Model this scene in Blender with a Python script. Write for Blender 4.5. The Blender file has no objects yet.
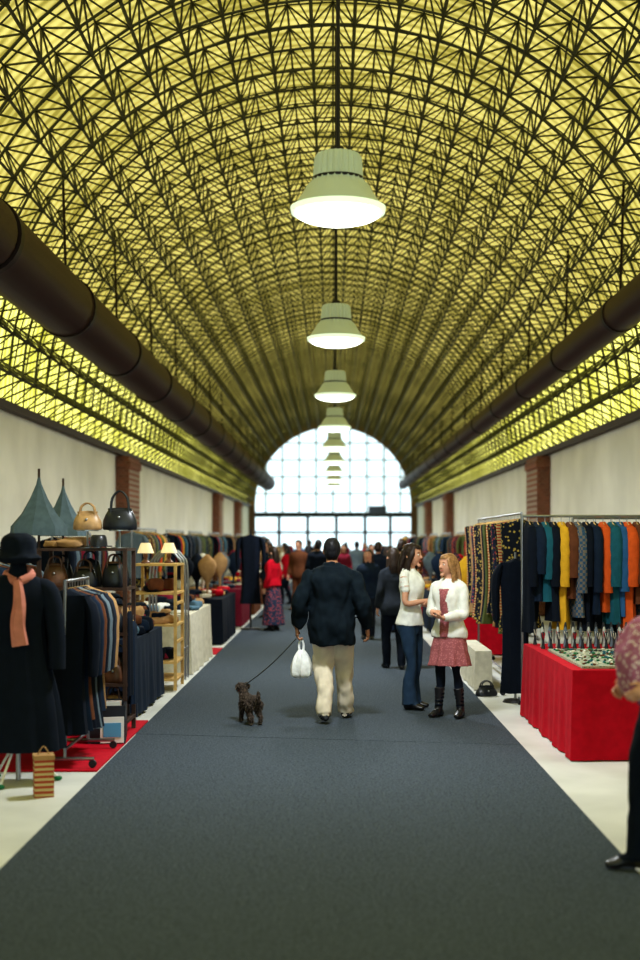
import bpy, math, random
from mathutils import Vector, Matrix, noise, kdtree
R=random.Random(7)
D=bpy.data
sc=bpy.context.scene
COL=sc.collection
V=Vector
pi=math.pi
# ------------------------------------------------------------ materials
MC={}
def mat(name,c,rough=.75,metal=0.0,emit=None,es=0.0,ns=0,na=.35,bump=0,kind='noise',c2=None,spec=.3):
    if name in MC: return MC[name]
    m=D.materials.new(name); m.use_nodes=True
    nt=m.node_tree; b=nt.nodes['Principled BSDF']
    b.inputs['Base Color'].default_value=(*c,1)
    b.inputs['Roughness'].default_value=rough
    b.inputs['Metallic'].default_value=metal
    b.inputs['Specular IOR Level'].default_value=spec
    if emit:
        b.inputs['Emission Color'].default_value=(*emit,1); b.inputs['Emission Strength'].default_value=es
    if ns:
        tc=nt.nodes.new('ShaderNodeTexCoord')
        if kind=='noise':
            t=nt.nodes.new('ShaderNodeTexNoise'); t.inputs['Scale'].default_value=ns; t.inputs['Detail'].default_value=5; out=t.outputs['Fac']
            lo,hi=.35,.65
        elif kind=='spots':
            t=nt.nodes.new('ShaderNodeTexVoronoi'); t.inputs['Scale'].default_value=ns; out=t.outputs['Distance']; lo,hi=.33,.37
        elif kind=='check':
            t=nt.nodes.new('ShaderNodeTexChecker'); t.inputs['Scale'].default_value=ns; out=t.outputs['Fac']; lo,hi=.3,.7
        elif kind=='stripe':
            t=nt.nodes.new('ShaderNodeTexWave'); t.inputs['Scale'].default_value=ns; t.bands_direction='Z'; t.inputs['Distortion'].default_value=.6; out=t.outputs['Fac']; lo,hi=.4,.6
        nt.links.new(tc.outputs['Object'],t.inputs['Vector'])
        r=nt.nodes.new('ShaderNodeValToRGB')
        r.color_ramp.elements[0].position=lo; r.color_ramp.elements[1].position=hi
        a=tuple(x*(1-na) for x in c); bb=c2 if c2 else tuple(min(1,x*(1+na)) for x in c)
        if c2: a=c
        r.color_ramp.elements[0].color=(*a,1); r.color_ramp.elements[1].color=(*bb,1)
        nt.links.new(out,r.inputs['Fac']); nt.links.new(r.outputs['Color'],b.inputs['Base Color'])
        if bump:
            bp=nt.nodes.new('ShaderNodeBump'); bp.inputs['Strength'].default_value=bump; bp.inputs['Distance'].default_value=.02
            nt.links.new(out,bp.inputs['Height']); nt.links.new(bp.outputs['Normal'],b.inputs['Normal'])
    MC[name]=m; return m
def cl(name,c,**k):
    k.setdefault('ns',14); k.setdefault('na',.10); k.setdefault('rough',.9); k.setdefault('spec',.15)
    return mat(name,c,**k)
BLACK=cl('cloth_black',(.006,.010,.020)); NAVY=cl('cloth_navy',(.010,.020,.042)); DENIM=cl('denim',(.022,.045,.085))
RED=cl('cloth_red',(.42,.004,.018)); RUST=cl('cloth_rust',(.58,.10,.02)); MUST=cl('cloth_mustard',(.62,.36,.03))
BROWN=cl('cloth_brown',(.12,.045,.022)); TAN=cl('cloth_tan',(.38,.23,.11)); CREAM=cl('cloth_cream',(.58,.55,.46))
WHITE=cl('cloth_white',(.72,.73,.70)); TEAL=cl('cloth_teal',(.015,.10,.14)); GREY=cl('cloth_grey',(.12,.16,.20))
OLIVE=cl('cloth_olive',(.09,.11,.04)); WINE=cl('cloth_wine',(.16,.012,.03))
GREEN=cl('cloth_green',(.02,.14,.06)); BLUE=cl('cloth_blue',(.03,.11,.26)); LBLUE=cl('cloth_slate',(.10,.18,.26))
PYEL=cl('pattern_yellow_black',(.45,.34,.09),ns=26,kind='spots',c2=(.012,.015,.025))
PFLOR=cl('pattern_floral',(.50,.09,.09),ns=30,kind='spots',c2=(.03,.04,.08))
PPLAID=cl('pattern_plaid',(.03,.08,.15),ns=34,kind='check',c2=(.17,.15,.13))
PSTRIPE=cl('pattern_stripe',(.35,.06,.03),ns=9,kind='stripe',c2=(.5,.4,.2))
PPINK=cl('pattern_pink_lace',(.46,.17,.18),ns=60,kind='spots',c2=(.30,.10,.11))
PPURP=cl('pattern_grey_pink_floral',(.66,.54,.58),ns=38,kind='spots',c2=(.36,.13,.24))
SKIN=mat('skin',(.58,.31,.21),.55,ns=8,na=.08); LIPS=mat('lips',(.45,.10,.09),.5); EYEW=mat('eye_white',(.8,.8,.78),.3); EYED=mat('eye_dark',(.02,.012,.01),.2)
SKIN2=mat('skin_tanned',(.40,.20,.12),.55,ns=8,na=.08)
HDARK=mat('hair_dark',(.022,.012,.009),.5,ns=50,na=.4); HBLACK=mat('hair_black',(.008,.008,.012),.5,ns=50,na=.4); HBLOND=mat('hair_blonde',(.30,.165,.07),.5,ns=50,na=.35)
LEATH=mat('leather_black',(.008,.011,.018),.35,spec=.5); LTAN=mat('leather_tan',(.36,.22,.10),.4,ns=10,spec=.5); LBROWN=mat('leather_brown',(.12,.05,.025),.4,ns=10,spec=.5)
SHOE=mat('shoe_black',(.01,.01,.013),.35,spec=.5)
CHROME=mat('metal_chrome',(.35,.37,.41),.35,metal=1); DMETAL=mat('metal_dark',(.03,.03,.04),.5,metal=.4)
WOOD=mat('wood_light',(.55,.36,.13),.5,ns=6,na=.25); DWOOD=mat('wood_dark',(.05,.027,.02),.5,ns=6)
PALET=[BLACK,NAVY,BLACK,DENIM,TEAL,BROWN,TAN,MUST,RUST,GREY,WINE,OLIVE,PPLAID,PYEL,PFLOR,LBLUE,RED,BLACK,NAVY,BLACK]
# ------------------------------------------------------------ mesh builder
def crom(p0,p1,p2,p3,t):
    return .5*((2*p1)+(p2-p0)*t+(2*p0-5*p1+4*p2-p3)*t*t+(3*p1-p0-3*p2+p3)*t**3)
class G:
    def __init__(s): s.v=[];s.f=[];s.m=[];s.mats=[]
    def mi(s,m):
        if m not in s.mats: s.mats.append(m)
        return s.mats.index(m)
    def add(s,vs,fs,m):
        k=len(s.v); i=s.mi(m)
        s.v+= [V(x) for x in vs]
        for f in fs: s.f.append(tuple(a+k for a in f)); s.m.append(i)
    def xf(s,k0,M):
        for i in range(k0,len(s.v)): s.v[i]=M@s.v[i]
    def box(s,c,d,m,rz=0,ry=0,taper=1):
        x,y,z=d[0]/2,d[1]/2,d[2]/2
        vs=[V((a*x*(taper if e>0 else 1),b*y*(taper if e>0 else 1),e*z)) for e in(-1,1) for a,b in((-1,-1),(1,-1),(1,1),(-1,1))]
        M=Matrix.Translation(V(c))@Matrix.Rotation(rz,4,'Z')@Matrix.Rotation(ry,4,'Y')
        s.add([M@q for q in vs],[(3,2,1,0),(4,5,6,7),(0,1,5,4),(1,2,6,5),(2,3,7,6),(3,0,4,7)],m)
    def tube(s,pts,rads,m,n=10,ref=None,sub=0,cap=True,wave=None):
        P=[V(p) for p in pts]
        Q=[(r,r) if isinstance(r,(int,float)) else tuple(r) for r in rads]
        if len(Q)==1: Q=Q*len(P)
        if sub and len(P)>1:
            p2=[];q2=[]
            L=len(P)
            for i in range(L-1):
                a,b,c,d=P[max(i-1,0)],P[i],P[i+1],P[min(i+2,L-1)]
                qa,qb,qc,qd=[V((q[0],q[1],0)) for q in (Q[max(i-1,0)],Q[i],Q[i+1],Q[min(i+2,L-1)])]
                for k in range(sub):
                    t=k/sub; p2.append(crom(a,b,c,d,t)); w=crom(qa,qb,qc,qd,t); q2.append((max(w.x,.001),max(w.y,.001)))
            p2.append(P[-1]);q2.append(Q[-1]);P,Q=p2,q2
        ref=V(ref) if ref is not None else V((1,0,0))
        vs=[];L=len(P)
        for i,p in enumerate(P):
            t=(P[min(i+1,L-1)]-P[max(i-1,0)])
            if t.length<1e-9: t=V((0,0,1))
            t.normalize()
            u=ref-t*ref.dot(t)
            if u.length<.15:
                r2=V((0,1,0)) if abs(ref.y)<.5 else V((0,0,1)); u=r2-t*r2.dot(t)
            u.normalize(); w=t.cross(u)
            for k in range(n):
                a=2*pi*k/n; g=wave(i/(L-1),a) if wave else 1
                vs.append(p+u*(Q[i][0]*math.cos(a)*g)+w*(Q[i][1]*math.sin(a)*g))
        fs=[]
        for i in range(L-1):
            for k in range(n):
                k2=(k+1)%n; fs.append((i*n+k,i*n+k2,(i+1)*n+k2,(i+1)*n+k))
        if cap:
            fs.append(tuple(range(n-1,-1,-1))); fs.append(tuple((L-1)*n+k for k in range(n)))
        s.add(vs,fs,m)
    def ell(s,c,r,m,nu=16,nv=10,fn=None,e=1.0):
        vs=[];fs=[]
        c=V(c)
        pw=lambda x:math.copysign(abs(x)**e,x)
        for j in range(nv+1):
            t=pi*j/nv
            for i in range(nu):
                a=2*pi*i/nu
                q=V((pw(math.sin(t))*pw(math.cos(a)),pw(math.sin(t))*pw(math.sin(a)),pw(math.cos(t))))
                q=V((q.x*r[0],q.y*r[1],q.z*r[2]))
                if fn: q=fn(q)
                vs.append(c+q)
        for j in range(nv):
            for i in range(nu):
                i2=(i+1)%nu; fs.append((j*nu+i,(j+1)*nu+i,(j+1)*nu+i2,j*nu+i2))
        s.add(vs,fs,m)
    def obj(s,name,loc=(0,0,0),rz=0,smooth=True,ang=40):
        me=D.meshes.new(name); me.from_pydata([tuple(x) for x in s.v],[],s.f)
        for m in s.mats: me.materials.append(m)
        me.polygons.foreach_set('material_index',s.m)
        if smooth:
            me.polygons.foreach_set('use_smooth',[True]*len(me.polygons))
            try: me.set_sharp_from_angle(angle=math.radians(ang))
            except Exception: pass
        me.update()
        o=D.objects.new(name,me); COL.objects.link(o); o.location=loc; o.rotation_euler[2]=rz
        return o
# ------------------------------------------------------------ hall
W=5.0; ZC=3.83; YE=79.0; YS=-6.0
FL=mat('floor_concrete',(.52,.53,.51),.6,ns=1.2,na=.12)
g=G(); g.box((0,(YS+YE)/2+20,-.15),(14,YE-YS+40,.3),FL); g.obj('floor',smooth=False)
CARP=mat('carpet_grey',(.060,.075,.094),.95,ns=70,na=.45,bump=.4,spec=.05)
g=G()
def slab(x0,x1,ya,yb,yc,yd,z):
    g.add([(x0,ya,0.002),(x1,yb,0.002),(x1,yd,0.002),(x0,yc,0.002),(x0,ya,z),(x1,yb,z),(x1,yd,z),(x0,yc,z)],[(3,2,1,0),(4,5,6,7),(0,1,5,4),(1,2,6,5),(2,3,7,6),(3,0,4,7)],CARP)
slab(-1.76,1.6,YS,YS,11.95,11.30,.012); slab(-1.77,1.6,11.97,11.32,40,40,.012); slab(-1.76,1.6,40.01,40.01,78,78,.012)
g.obj('carpet_runner',smooth=False)
g=G(); g.box((-2.25,11.45,.008),(.94,2.8,.012),RED); g.obj('red_rug',smooth=False)
g=G(); g.box((-2.25,20.9,.008),(.94,1.2,.012),RED); g.obj('red_rug',smooth=False)
WALLM=mat('wall_plaster',(.80,.79,.75),.8,ns=.8,na=.08)
def brickmat():
    m=D.materials.new('brick'); m.use_nodes=True; nt=m.node_tree; b=nt.nodes['Principled BSDF']
    t=nt.nodes.new('ShaderNodeTexBrick'); t.inputs['Scale'].default_value=4; t.inputs['Color1'].default_value=(.26,.09,.05,1); t.inputs['Color2'].default_value=(.16,.06,.035,1); t.inputs['Mortar'].default_value=(.32,.25,.2,1)
    t.inputs['Mortar Size'].default_value=.012
    tc=nt.nodes.new('ShaderNodeTexCoord'); mp=nt.nodes.new('ShaderNodeMapping'); mp.inputs['Rotation'].default_value=(pi/2,0,0)
    nt.links.new(tc.outputs['Object'],mp.inputs['Vector']); nt.links.new(mp.outputs['Vector'],t.inputs['Vector']); nt.links.new(t.outputs['Color'],b.inputs['Base Color']); b.inputs['Roughness'].default_value=.9
    return m
BRICK=brickmat()
for sx,nm in((-1,'left'),(1,'right')):
    g=G(); g.box((sx*(W+.25),(YS+YE)/2,ZC/2),(.5,YE-YS,ZC),WALLM); g.obj('wall_'+nm,smooth=False)
    g=G(); g.box((sx*(W-.08),(YS+YE)/2,ZC-.06),(.14,YE-YS,.12),mat('beam_brown',(.05,.03,.025),.6)); g.obj('trim_'+nm,smooth=False)
    g=G(); g.box((sx*(W-.02),(YS+YE)/2,.075),(.03,YE-YS,.14),mat('baseboard_grey',(.2,.2,.2),.6)); g.obj('baseboard_'+nm,smooth=False)
    for y in (8,31.5,56,68):
        g=G(); g.box((sx*(W-.16),y,(ZC-.14)/2),(.30,1.7,ZC-.16),BRICK); g.box((sx*(W-.18),y,ZC-.32),(.33,1.8,.18),BRICK); g.box((sx*(W-.18),y,.12),(.33,1.8,.22),BRICK); g.obj('brick_pilaster',smooth=False)
# vault skin
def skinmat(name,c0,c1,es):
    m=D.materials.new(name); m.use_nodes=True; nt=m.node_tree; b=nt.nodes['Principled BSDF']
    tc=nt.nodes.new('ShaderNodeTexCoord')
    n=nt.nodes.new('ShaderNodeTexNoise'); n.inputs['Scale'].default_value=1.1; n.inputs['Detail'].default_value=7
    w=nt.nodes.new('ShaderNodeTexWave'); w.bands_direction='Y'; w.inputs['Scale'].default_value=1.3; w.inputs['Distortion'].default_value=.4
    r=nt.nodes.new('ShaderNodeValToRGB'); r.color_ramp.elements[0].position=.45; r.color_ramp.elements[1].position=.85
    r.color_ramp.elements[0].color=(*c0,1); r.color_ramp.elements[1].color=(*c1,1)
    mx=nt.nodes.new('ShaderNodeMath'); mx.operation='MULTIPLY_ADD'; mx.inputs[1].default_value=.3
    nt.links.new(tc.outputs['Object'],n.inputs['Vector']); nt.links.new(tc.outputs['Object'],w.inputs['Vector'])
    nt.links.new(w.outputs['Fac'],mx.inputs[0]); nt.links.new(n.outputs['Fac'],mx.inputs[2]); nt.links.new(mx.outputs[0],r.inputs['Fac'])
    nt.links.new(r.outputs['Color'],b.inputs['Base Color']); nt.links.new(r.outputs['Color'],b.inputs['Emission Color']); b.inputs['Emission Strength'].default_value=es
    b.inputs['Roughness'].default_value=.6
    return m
SK=skinmat('roof_polycarbonate_glow',(.38,.33,.06),(.95,.84,.26),.74)  # emission stands in for backlight through the translucent roof
SKB=skinmat('roof_side_glow',(.46,.45,.05),(1,.98,.30),1.5)  # lowest panels: stronger glow and brighter colour painted in to look more lit
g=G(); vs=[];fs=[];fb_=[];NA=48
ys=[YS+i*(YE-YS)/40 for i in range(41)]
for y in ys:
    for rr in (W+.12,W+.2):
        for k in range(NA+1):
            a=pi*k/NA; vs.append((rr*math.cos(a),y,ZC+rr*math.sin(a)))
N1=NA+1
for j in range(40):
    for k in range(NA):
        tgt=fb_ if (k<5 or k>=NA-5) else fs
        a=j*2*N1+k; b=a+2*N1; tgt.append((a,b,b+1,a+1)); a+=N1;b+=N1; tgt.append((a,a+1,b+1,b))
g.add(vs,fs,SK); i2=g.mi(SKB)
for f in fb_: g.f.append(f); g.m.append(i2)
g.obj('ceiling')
# truss
TR=mat('truss_steel',(.070,.072,.045),.6,metal=.1)
RO,RI=W+.02,W-.42; NC=26; PY=.8
y0=4.0; M=int((YE-.3-y0)/PY)
g=G(); vs=[];fs=[]
def bar(a,b,r):
    a=V(a);b=V(b);t=(b-a).normalized(); u=t.cross(V((0,0,1)))
    if u.length<.1: u=t.cross(V((0,1,0)))
    u.normalize(); w=t.cross(u); k=len(vs)
    for p in(a,b):
        for q in(u,w,-u,-w): vs.append(tuple(p+q*r))
    for i in range(4):
        j=(i+1)%4; fs.append((k+i,k+j,k+4+j,k+4+i))
def on(i,j): a=pi*i/NC; return (RO*math.cos(a),y0+j*PY,ZC+RO*math.sin(a))
def inn(i,j): a=pi*(i+.5)/NC; return (RI*math.cos(a),y0+(j+.5)*PY,ZC+RI*math.sin(a))
for j in range(M+1):
    for i in range(NC+1):
        if i<NC: bar(on(i,j),on(i+1,j),.012)
        if j<M: bar(on(i,j),on(i,j+1),.016)
for j in range(M):
    for i in range(NC):
        if i<NC-1: bar(inn(i,j),inn(i+1,j),.019)
        if j<M-1: bar(inn(i,j),inn(i,j+1),.024)
        for di in(0,1):
            for dj in(0,1): bar(inn(i,j),on(i+di,j+dj),.014)
g.add(vs,fs,TR)
for j in range(M):
    if y0+j*PY>38: break
    for i in range(NC):
        p=V(inn(i,j)); r=.045
        g.add([p+V(q)*r for q in((1,0,0),(-1,0,0),(0,1,0),(0,-1,0),(0,0,1),(0,0,-1))],[(0,2,4),(2,1,4),(1,3,4),(3,0,4),(2,0,5),(1,2,5),(3,1,5),(0,3,5)],TR)
g.obj('roof_truss',smooth=False)
# ducts
DUCT=mat('duct_brown',(.045,.021,.020),.5,metal=.1,spec=.4); DR=mat('duct_band',(.020,.010,.010),.5,metal=.2)
for nm,x,z,r in(('left',-3.72,1.75+3.24,.41),('right',4.0,1.75+3.15,.255)):
    g=G(); y=-4
    pts=[];rd=[]
    while y<76:
        pts+= [(x,y,z),(x,y+.09,z)]; rd+=[r,r*.94]; y+=.18
    g.tube(pts,rd,DUCT,n=28,ref=(1,0,0))
    y=-3.5
    while y<76:
        g.tube([(x,y,z),(x,y+.14,z)],[r*1.05]*2,DR,n=28)
        sx=-1 if x<0 else 1
        g.tube([(x,y+.07,z+r*.9),(x+sx*.05,y+.07,ZC+math.sqrt(RO**2-(x+sx*.05)**2)-.05)],[.02,.02],DR,n=6)
        y+=4.4
    g.obj('ventilation_duct',ang=60)
# far end wall
g=G(); EW=mat('end_wall',(.16,.10,.06),.8)
vs=[];fs=[];ro,ri=W+.15,W-.38
for y in(YE,YE+.3):
    for k in range(NA+1):
        a=pi*k/NA
        vs.append((ri*math.cos(a),y,ZC+ri*math.sin(a))); vs.append((ro*math.cos(a),y,ZC+ro*math.sin(a)))
for k in range(NA): a=2*k; fs.append((a,a+1,a+3,a+2)); b=a+2*N1; fs.append((a,a+2,b+2,b))
g.add(vs,fs,EW)
for s in(-1,1): g.box((s*(ro+ri)/2,YE+.15,ZC/2),(ro-ri,.3,ZC),EW)
g.obj('wall_back',smooth=False)
g=G(); MU=mat('mullion_bluegrey',(.32,.46,.55),.5); x=-4.0
MUD=mat('mullion_dark',(.03,.04,.05),.5)
while x<4.3:
    h=math.sqrt(max(ri**2-x*x,0)); g.box((x,YE+.15,3.3+(h+ZC-3.3)/2),(.10,.1,h+ZC-3.3),MU)
    x+=1.0
for z in (4.5,5.5,6.5,7.5):
    h=math.sqrt(max(ri**2-(z-ZC)**2,0)); g.box((0,YE+.15,z),(2*h,.1,.08),MU)
g.box((0,YE+.1,3.25),(2*ri,.25,.28),MUD)
for x in(-3.2,-1.5,.2,1.9,3.4): g.box((x,YE+.15,1.56),(.18,.14,3.1),MUD)
g.box((0,YE+.15,2.2),(2*ri,.1,.12),MUD); g.box((0,YE+.15,.1),(2*ri,.14,.18),MUD)
g.obj('window_1',smooth=False)
g=G(); g.box((0,0,0),(.8,.05,.36),MUD)
for s in(-1,1): g.tube([(s*.36,0,.18),(s*.36,0,4.6)],[.012]*2,MUD,n=6)
g.obj('hanging_sign',(2.0,60,3.1),smooth=False)
# ------------------------------------------------------------ pendant lamps
LH=mat('lamp_housing',(.50,.58,.50),.4,emit=(.7,.85,.7),es=.07); LL=mat('lamp_lens',(.9,.95,.9),.3,emit=(.95,1.0,.90),es=3.2)
LR=mat('lamp_rim',(.65,.75,.6),.35,emit=(.85,1,.78),es=.6)
for i in range(9):
    y=10.6+6.8*i; g=G()
    n=48
    prof=[(.06,.46),(.155,.445),(.175,.41),(.185,.26),(.195,.225),(.23,.19),(.285,.125),(.335,.055),(.36,.02),(.37,0),(.365,-.02),(.34,-.015)]
    vs=[];fs=[]
    for jx,(r,z) in enumerate(prof):
        for k in range(n):
            rr=r*(1+(.09 if (k%2 and 1<=jx<=5) else 0)); a=2*pi*k/n; vs.append((rr*math.cos(a),rr*math.sin(a),z))
    for jx in range(len(prof)-1):
        for k in range(n): k2=(k+1)%n; fs.append((jx*n+k,(jx+1)*n+k,(jx+1)*n+k2,jx*n+k2))
    g.add(vs,fs,LH)
    g.tube([(0,0,-.022),(0,0,.02)],[.373,.380],LR,n=n)
    g.tube([(0,0,.235),(0,0,.255)],[.205,.205],DMETAL,n=n)
    g.ell((0,0,-.012),(.35,.35,.10),LL,nu=32,nv=10)
    g.tube([(0,0,.44),(0,0,.50)],[.07,.045],DMETAL,n=16)
    g.tube([(0,0,.48),(0,0,ZC+RI-4.37)],[.017,.017],DMETAL,n=8)
    g.obj('pendant_lamp',(0.04,y,4.37),ang=25)
    li=D.lights.new('lamp_light','AREA'); li.shape='DISK'; li.size=.6; li.energy=190; li.color=(.90,.95,1.0)
    lo=D.objects.new('lamp_light',li); COL.objects.link(lo); lo.location=(0.04,y,4.37-.125)
# ------------------------------------------------------------ figures
def hand(g,wr,d,nrm,side,m,curl=.8,s=1.0):
    d=V(d).normalized(); nrm=V(nrm); nrm=(nrm-d*nrm.dot(d)).normalized(); sd=V(side); sd=(sd-d*sd.dot(d)-nrm*sd.dot(nrm)).normalized(); wr=V(wr)
    g.tube([wr-d*.03*s,wr+d*.02*s,wr+d*.06*s,wr+d*.092*s],[(.026*s,.02*s),(.03*s,.017*s),(.041*s,.016*s),(.038*s,.013*s)],m,n=12,ref=sd)
    for i,(o,L) in enumerate(((.029,.070),(.010,.080),(-.010,.075),(-.028,.058))):
        p=wr+d*.085*s+sd*o*s; pts=[p]; a=curl*.35
        for q,fr in enumerate((.42,.32,.26)):
            p=p+(d*math.cos(a)+nrm*math.sin(a))*L*fr*s; pts.append(p); a+=curl*(.75+.05*i)
        g.tube(pts,[.0095*s,.009*s,.008*s,.006*s],m,n=8,ref=sd)
    p=wr+d*.02*s+sd*.028*s
    p1=p+(d*.6+sd*.6+nrm*.3).normalized()*.04*s; p2=p1+(d*.8+sd*.1+nrm*.5).normalized()*.032*s
    g.tube([p-d*.01*s,p,p1,p2],[.011*s,.013*s,.011*s,.007*s],m,n=8,ref=nrm)
PROF=[(.78,.13,.10,0),(.86,.168,.122,-.008),(.92,.174,.126,-.01),(1.0,.160,.112,-.004),(1.10,.145,.100,0),(1.2,.155,.108,.004),(1.30,.176,.120,.006),(1.38,.184,.112,0),(1.43,.160,.092,-.006),(1.465,.105,.072,-.012),(1.49,.062,.058,-.012)]
PROFF=[(.78,.13,.10,0),(.86,.172,.125,-.012),(.92,.176,.128,-.014),(1.0,.150,.110,-.006),(1.10,.122,.092,0),(1.2,.132,.105,.012),(1.28,.148,.128,.022),(1.36,.155,.105,.008),(1.42,.138,.085,-.004),(1.46,.09,.066,-.012),(1.485,.056,.054,-.012)]
def figure(name,loc,yaw,h,mt,P=None,voxel=.011,female=False,hem=.80,thick=.02,sleeve=1.0,lr=1.0,skirt=None,hair='short',hy=0,hp=0,fold=.006,open_front=None,neckfill=None,extra=None,curl=.8,hands=None):
    g=G(); P=P or {}
    T,LG,SK_,HR,SH=mt['top'],mt['legs'],mt.get('skin',SKIN),mt['hair'],mt.get('shoe',SHOE)
    prof=PROFF if female else PROF; sw=.155 if female else .185
    rows=[r for r in prof if r[0]<=max(hem+.03,.87)]
    if not skirt: g.tube([(0,r[3],r[0]) for r in rows],[(r[1],r[2]) for r in rows],LG,n=28,sub=3)
    def pr(z):
        for a,b in zip(prof,prof[1:]):
            if a[0]<=z<=b[0]:
                t=(z-a[0])/(b[0]-a[0]); return [a[i]+(b[i]-a[i])*t for i in range(4)]
        return list(prof[0]) if z<prof[0][0] else list(prof[-1])
    zs=[hem]+[z for z in (.86,.92,1.0,1.1,1.2,1.3,1.38,1.43,1.465,1.485) if z>hem+.02]
    pts=[];rd=[]
    for z in zs:
        r=pr(z); th=thick if z<1.4 else thick*.6
        rx,ry=r[1]+th,r[2]+th
        if thick>.03 and z<1.3: rx=max(rx,.185+thick*.6); ry=max(ry,.125+thick*.5)
        pts.append((0,r[3],z)); rd.append((rx,ry))
    g.tube(pts,rd,T,n=40,sub=4)
    g.tube([(-sw*.95,-.004,1.405),(-sw*.5,-.012,1.44),(0,-.018,1.462),(sw*.5,-.012,1.44),(sw*.95,-.004,1.405)],[(.052,.052),(.055,.05),(.06,.05),(.055,.05),(.052,.052)],T,n=14,sub=4,ref=(0,1,0))
    if open_front:
        g.tube([(0,r[3]+.045,r[0]) for r in prof if .83<r[0]<1.40],[(r[1]*.42,r[2]*.95) for r in prof if .83<r[0]<1.40],open_front,n=28,sub=4)
        g.tube([(0,.03,1.36),(0,.02,1.43)],[(.05,.07),(.04,.05)],SK_,n=16,sub=3)
    if skirt:
        zt,zb,rt,rb,ms=skirt
        ph=R.random()*6
        q=[(0,-.005,zt+(zb-zt)*k/8) for k in range(9)]
        rr=[]
        for k in range(9):
            t=k/8; b=rt+(rb-rt)*t**.8; rr.append((b,b*.78))
        g.tube(q,rr,ms,n=64,sub=3,wave=lambda t,a:1+.06*t*math.sin(9*a+ph)+.03*t*math.sin(17*a))
    g.tube([(0,-.012,1.42),(0,-.008,1.50),(0,0,1.57)],[.062,.054,.055],SK_,n=16,sub=3)
    k0=len(g.v)
    def hf(q):
        z=q.z/.118
        if z<0: q.x*=1-.30*(-z)**1.6; q.y*= (1-.10*(-z)) if q.y>0 else (1-.38*(-z))
        return q
    g.ell((0,.018,.115),(.076,.095,.120),SK_,nu=28,nv=20,fn=hf)
    g.tube([(0,.107,.125),(0,.125,.098),(0,.110,.088)],[(.008,.008),(.015,.012),(.010,.006)],SK_,n=8,sub=3)
    g.ell((0,.098,.015),(.026,.018,.018),SK_,nu=12,nv=8)
    for s in(-1,1): g.ell((s*.079,.005,.108),(.010,.019,.031),SK_,nu=10,nv=8)
    if hair=='cropped':
        g.ell((0,-.004,.140),(.081,.097,.104),HR,nu=26,nv=18); g.ell((0,-.03,.095),(.072,.068,.07),HR,nu=22,nv=14)
    else:
        g.ell((0,-.002,.142),(.085,.103,.108),HR,nu=26,nv=18)
        g.ell((0,-.035,.095),(.078,.075,.085),HR,nu=22,nv=14)
        g.ell((0,.028,.196),(.068,.082,.046),HR,nu=22,nv=12)
    if hair=='long':
        g.tube([(0,-.05,.16),(0,-.075,.06),(0,-.085,-.05),(0,-.09,-.17)],[(.080,.055),(.090,.05),(.092,.045),(.05,.02)],HR,n=20,sub=4)
        for s in(-1,1): g.tube([(s*.055,.05,.19),(s*.080,.035,.12),(s*.087,.01,.03),(s*.088,-.0,-.04),(s*.082,.015,-.14)],[(.02,.03),(.018,.036),(.020,.036),(.024,.035),(.012,.018)],HR,n=12,sub=4)
    if hair=='bun': g.ell((0,-.12,.13),(.045,.04,.045),HR,nu=14,nv=10)
    HM=Matrix.Translation((0,0,1.515))@Matrix.Rotation(hy,4,'Z')@Matrix.Rotation(-hp,4,'X')
    g.xf(k0,HM)
    if neckfill: g.tube([(0,-.01,1.43),(0,-.005,1.47),(0,0,1.515)],[(.11,.09),(.095,.085),(.078,.075)],neckfill,n=20,sub=3)
    J={};ANK=[]
    for s,c in((-1,'L'),(1,'R')):
        sh=V(P.get('sh'+c,(s*sw,0,1.400))); el=V(P.get('el'+c,(s*(sw+.06),-.03,1.13))); wr=V(P.get('wr'+c,(s*(sw+.07),.06,.885)))
        J['wr'+c]=wr; J['el'+c]=el
        a=thick*.75
        rs=[.050+a*.2,.056+a*.40,.049+a*.85,.043+a,.040+a,.030+a*.8]
        if female: rs=[r*.86 for r in rs]
        base=V((s*sw*.55,0,1.395))
        full=[base,sh,(sh+el)/2,el,(el+wr)/2,wr]
        fem=.85 if female else 1
        if sleeve>=1:
            g.tube(full[:5]+[wr-(wr-el).normalized()*.01],rs,T,n=16,sub=4)
            g.tube([(el+wr)/2,wr+(wr-el).normalized()*.02],[.034*fem,.026*fem],SK_,n=12,sub=4)
        else:
            g.tube([base,sh,sh+(el-sh)*.55],rs[:3],T,n=16,sub=4)
            g.tube([sh,(sh+el)/2,el,(el+wr)/2,wr],[.042*fem,.041*fem,.037*fem,.033*fem,.026*fem],SK_,n=14,sub=4)
        hp_=V(P.get('hip'+c,(s*.088,0,.90))); kn=V(P.get('kn'+c,(s*.095,.02,.50))); an=V(P.get('an'+c,(s*.10,-.02,.10)))
        ANK.append(an)
        fw=V(P.get('toe'+c,(s*.12,1,0))).normalized()
        up=V((0,0,1))
        q=lr
        if skirt: hp_=hp_-V((0,0,.12))
        if mt.get('flare'): rad=[.088,.078,.056,.064,.092]
        elif skirt: rad=[.070,.068,.048,.048,.034]
        else: rad=[.092*q,.088*q,.068*q,.064*q,.058*q]
        calf=(kn+an)/2+V((0,-.02,0))
        end=an-V((0,0,.04)) if not skirt else an
        g.tube([hp_,(hp_+kn)/2,kn,calf,end],rad,LG,n=18,sub=5)
        lift=P.get('lift'+c,0)
        h0=an-fw*.055; h0.z=an.z-.055; tip=an+fw*.17; tip.z=an.z-.068-lift
        mid=an+fw*.05; mid.z=an.z-.045
        g.tube([h0-fw*.01,h0+fw*.01,mid,an+fw*.11+V((0,0,-.062-lift*.6)),tip],[(.028,.03),(.036,.042),(.040,.040),(.045,.030),(.028,.018)],SH,n=16,sub=3,ref=up.cross(fw))
        g.tube([an+V((0,0,-.05)),an+V((0,0,.0))],[.042,.038],SH,n=14,sub=2)
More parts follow.
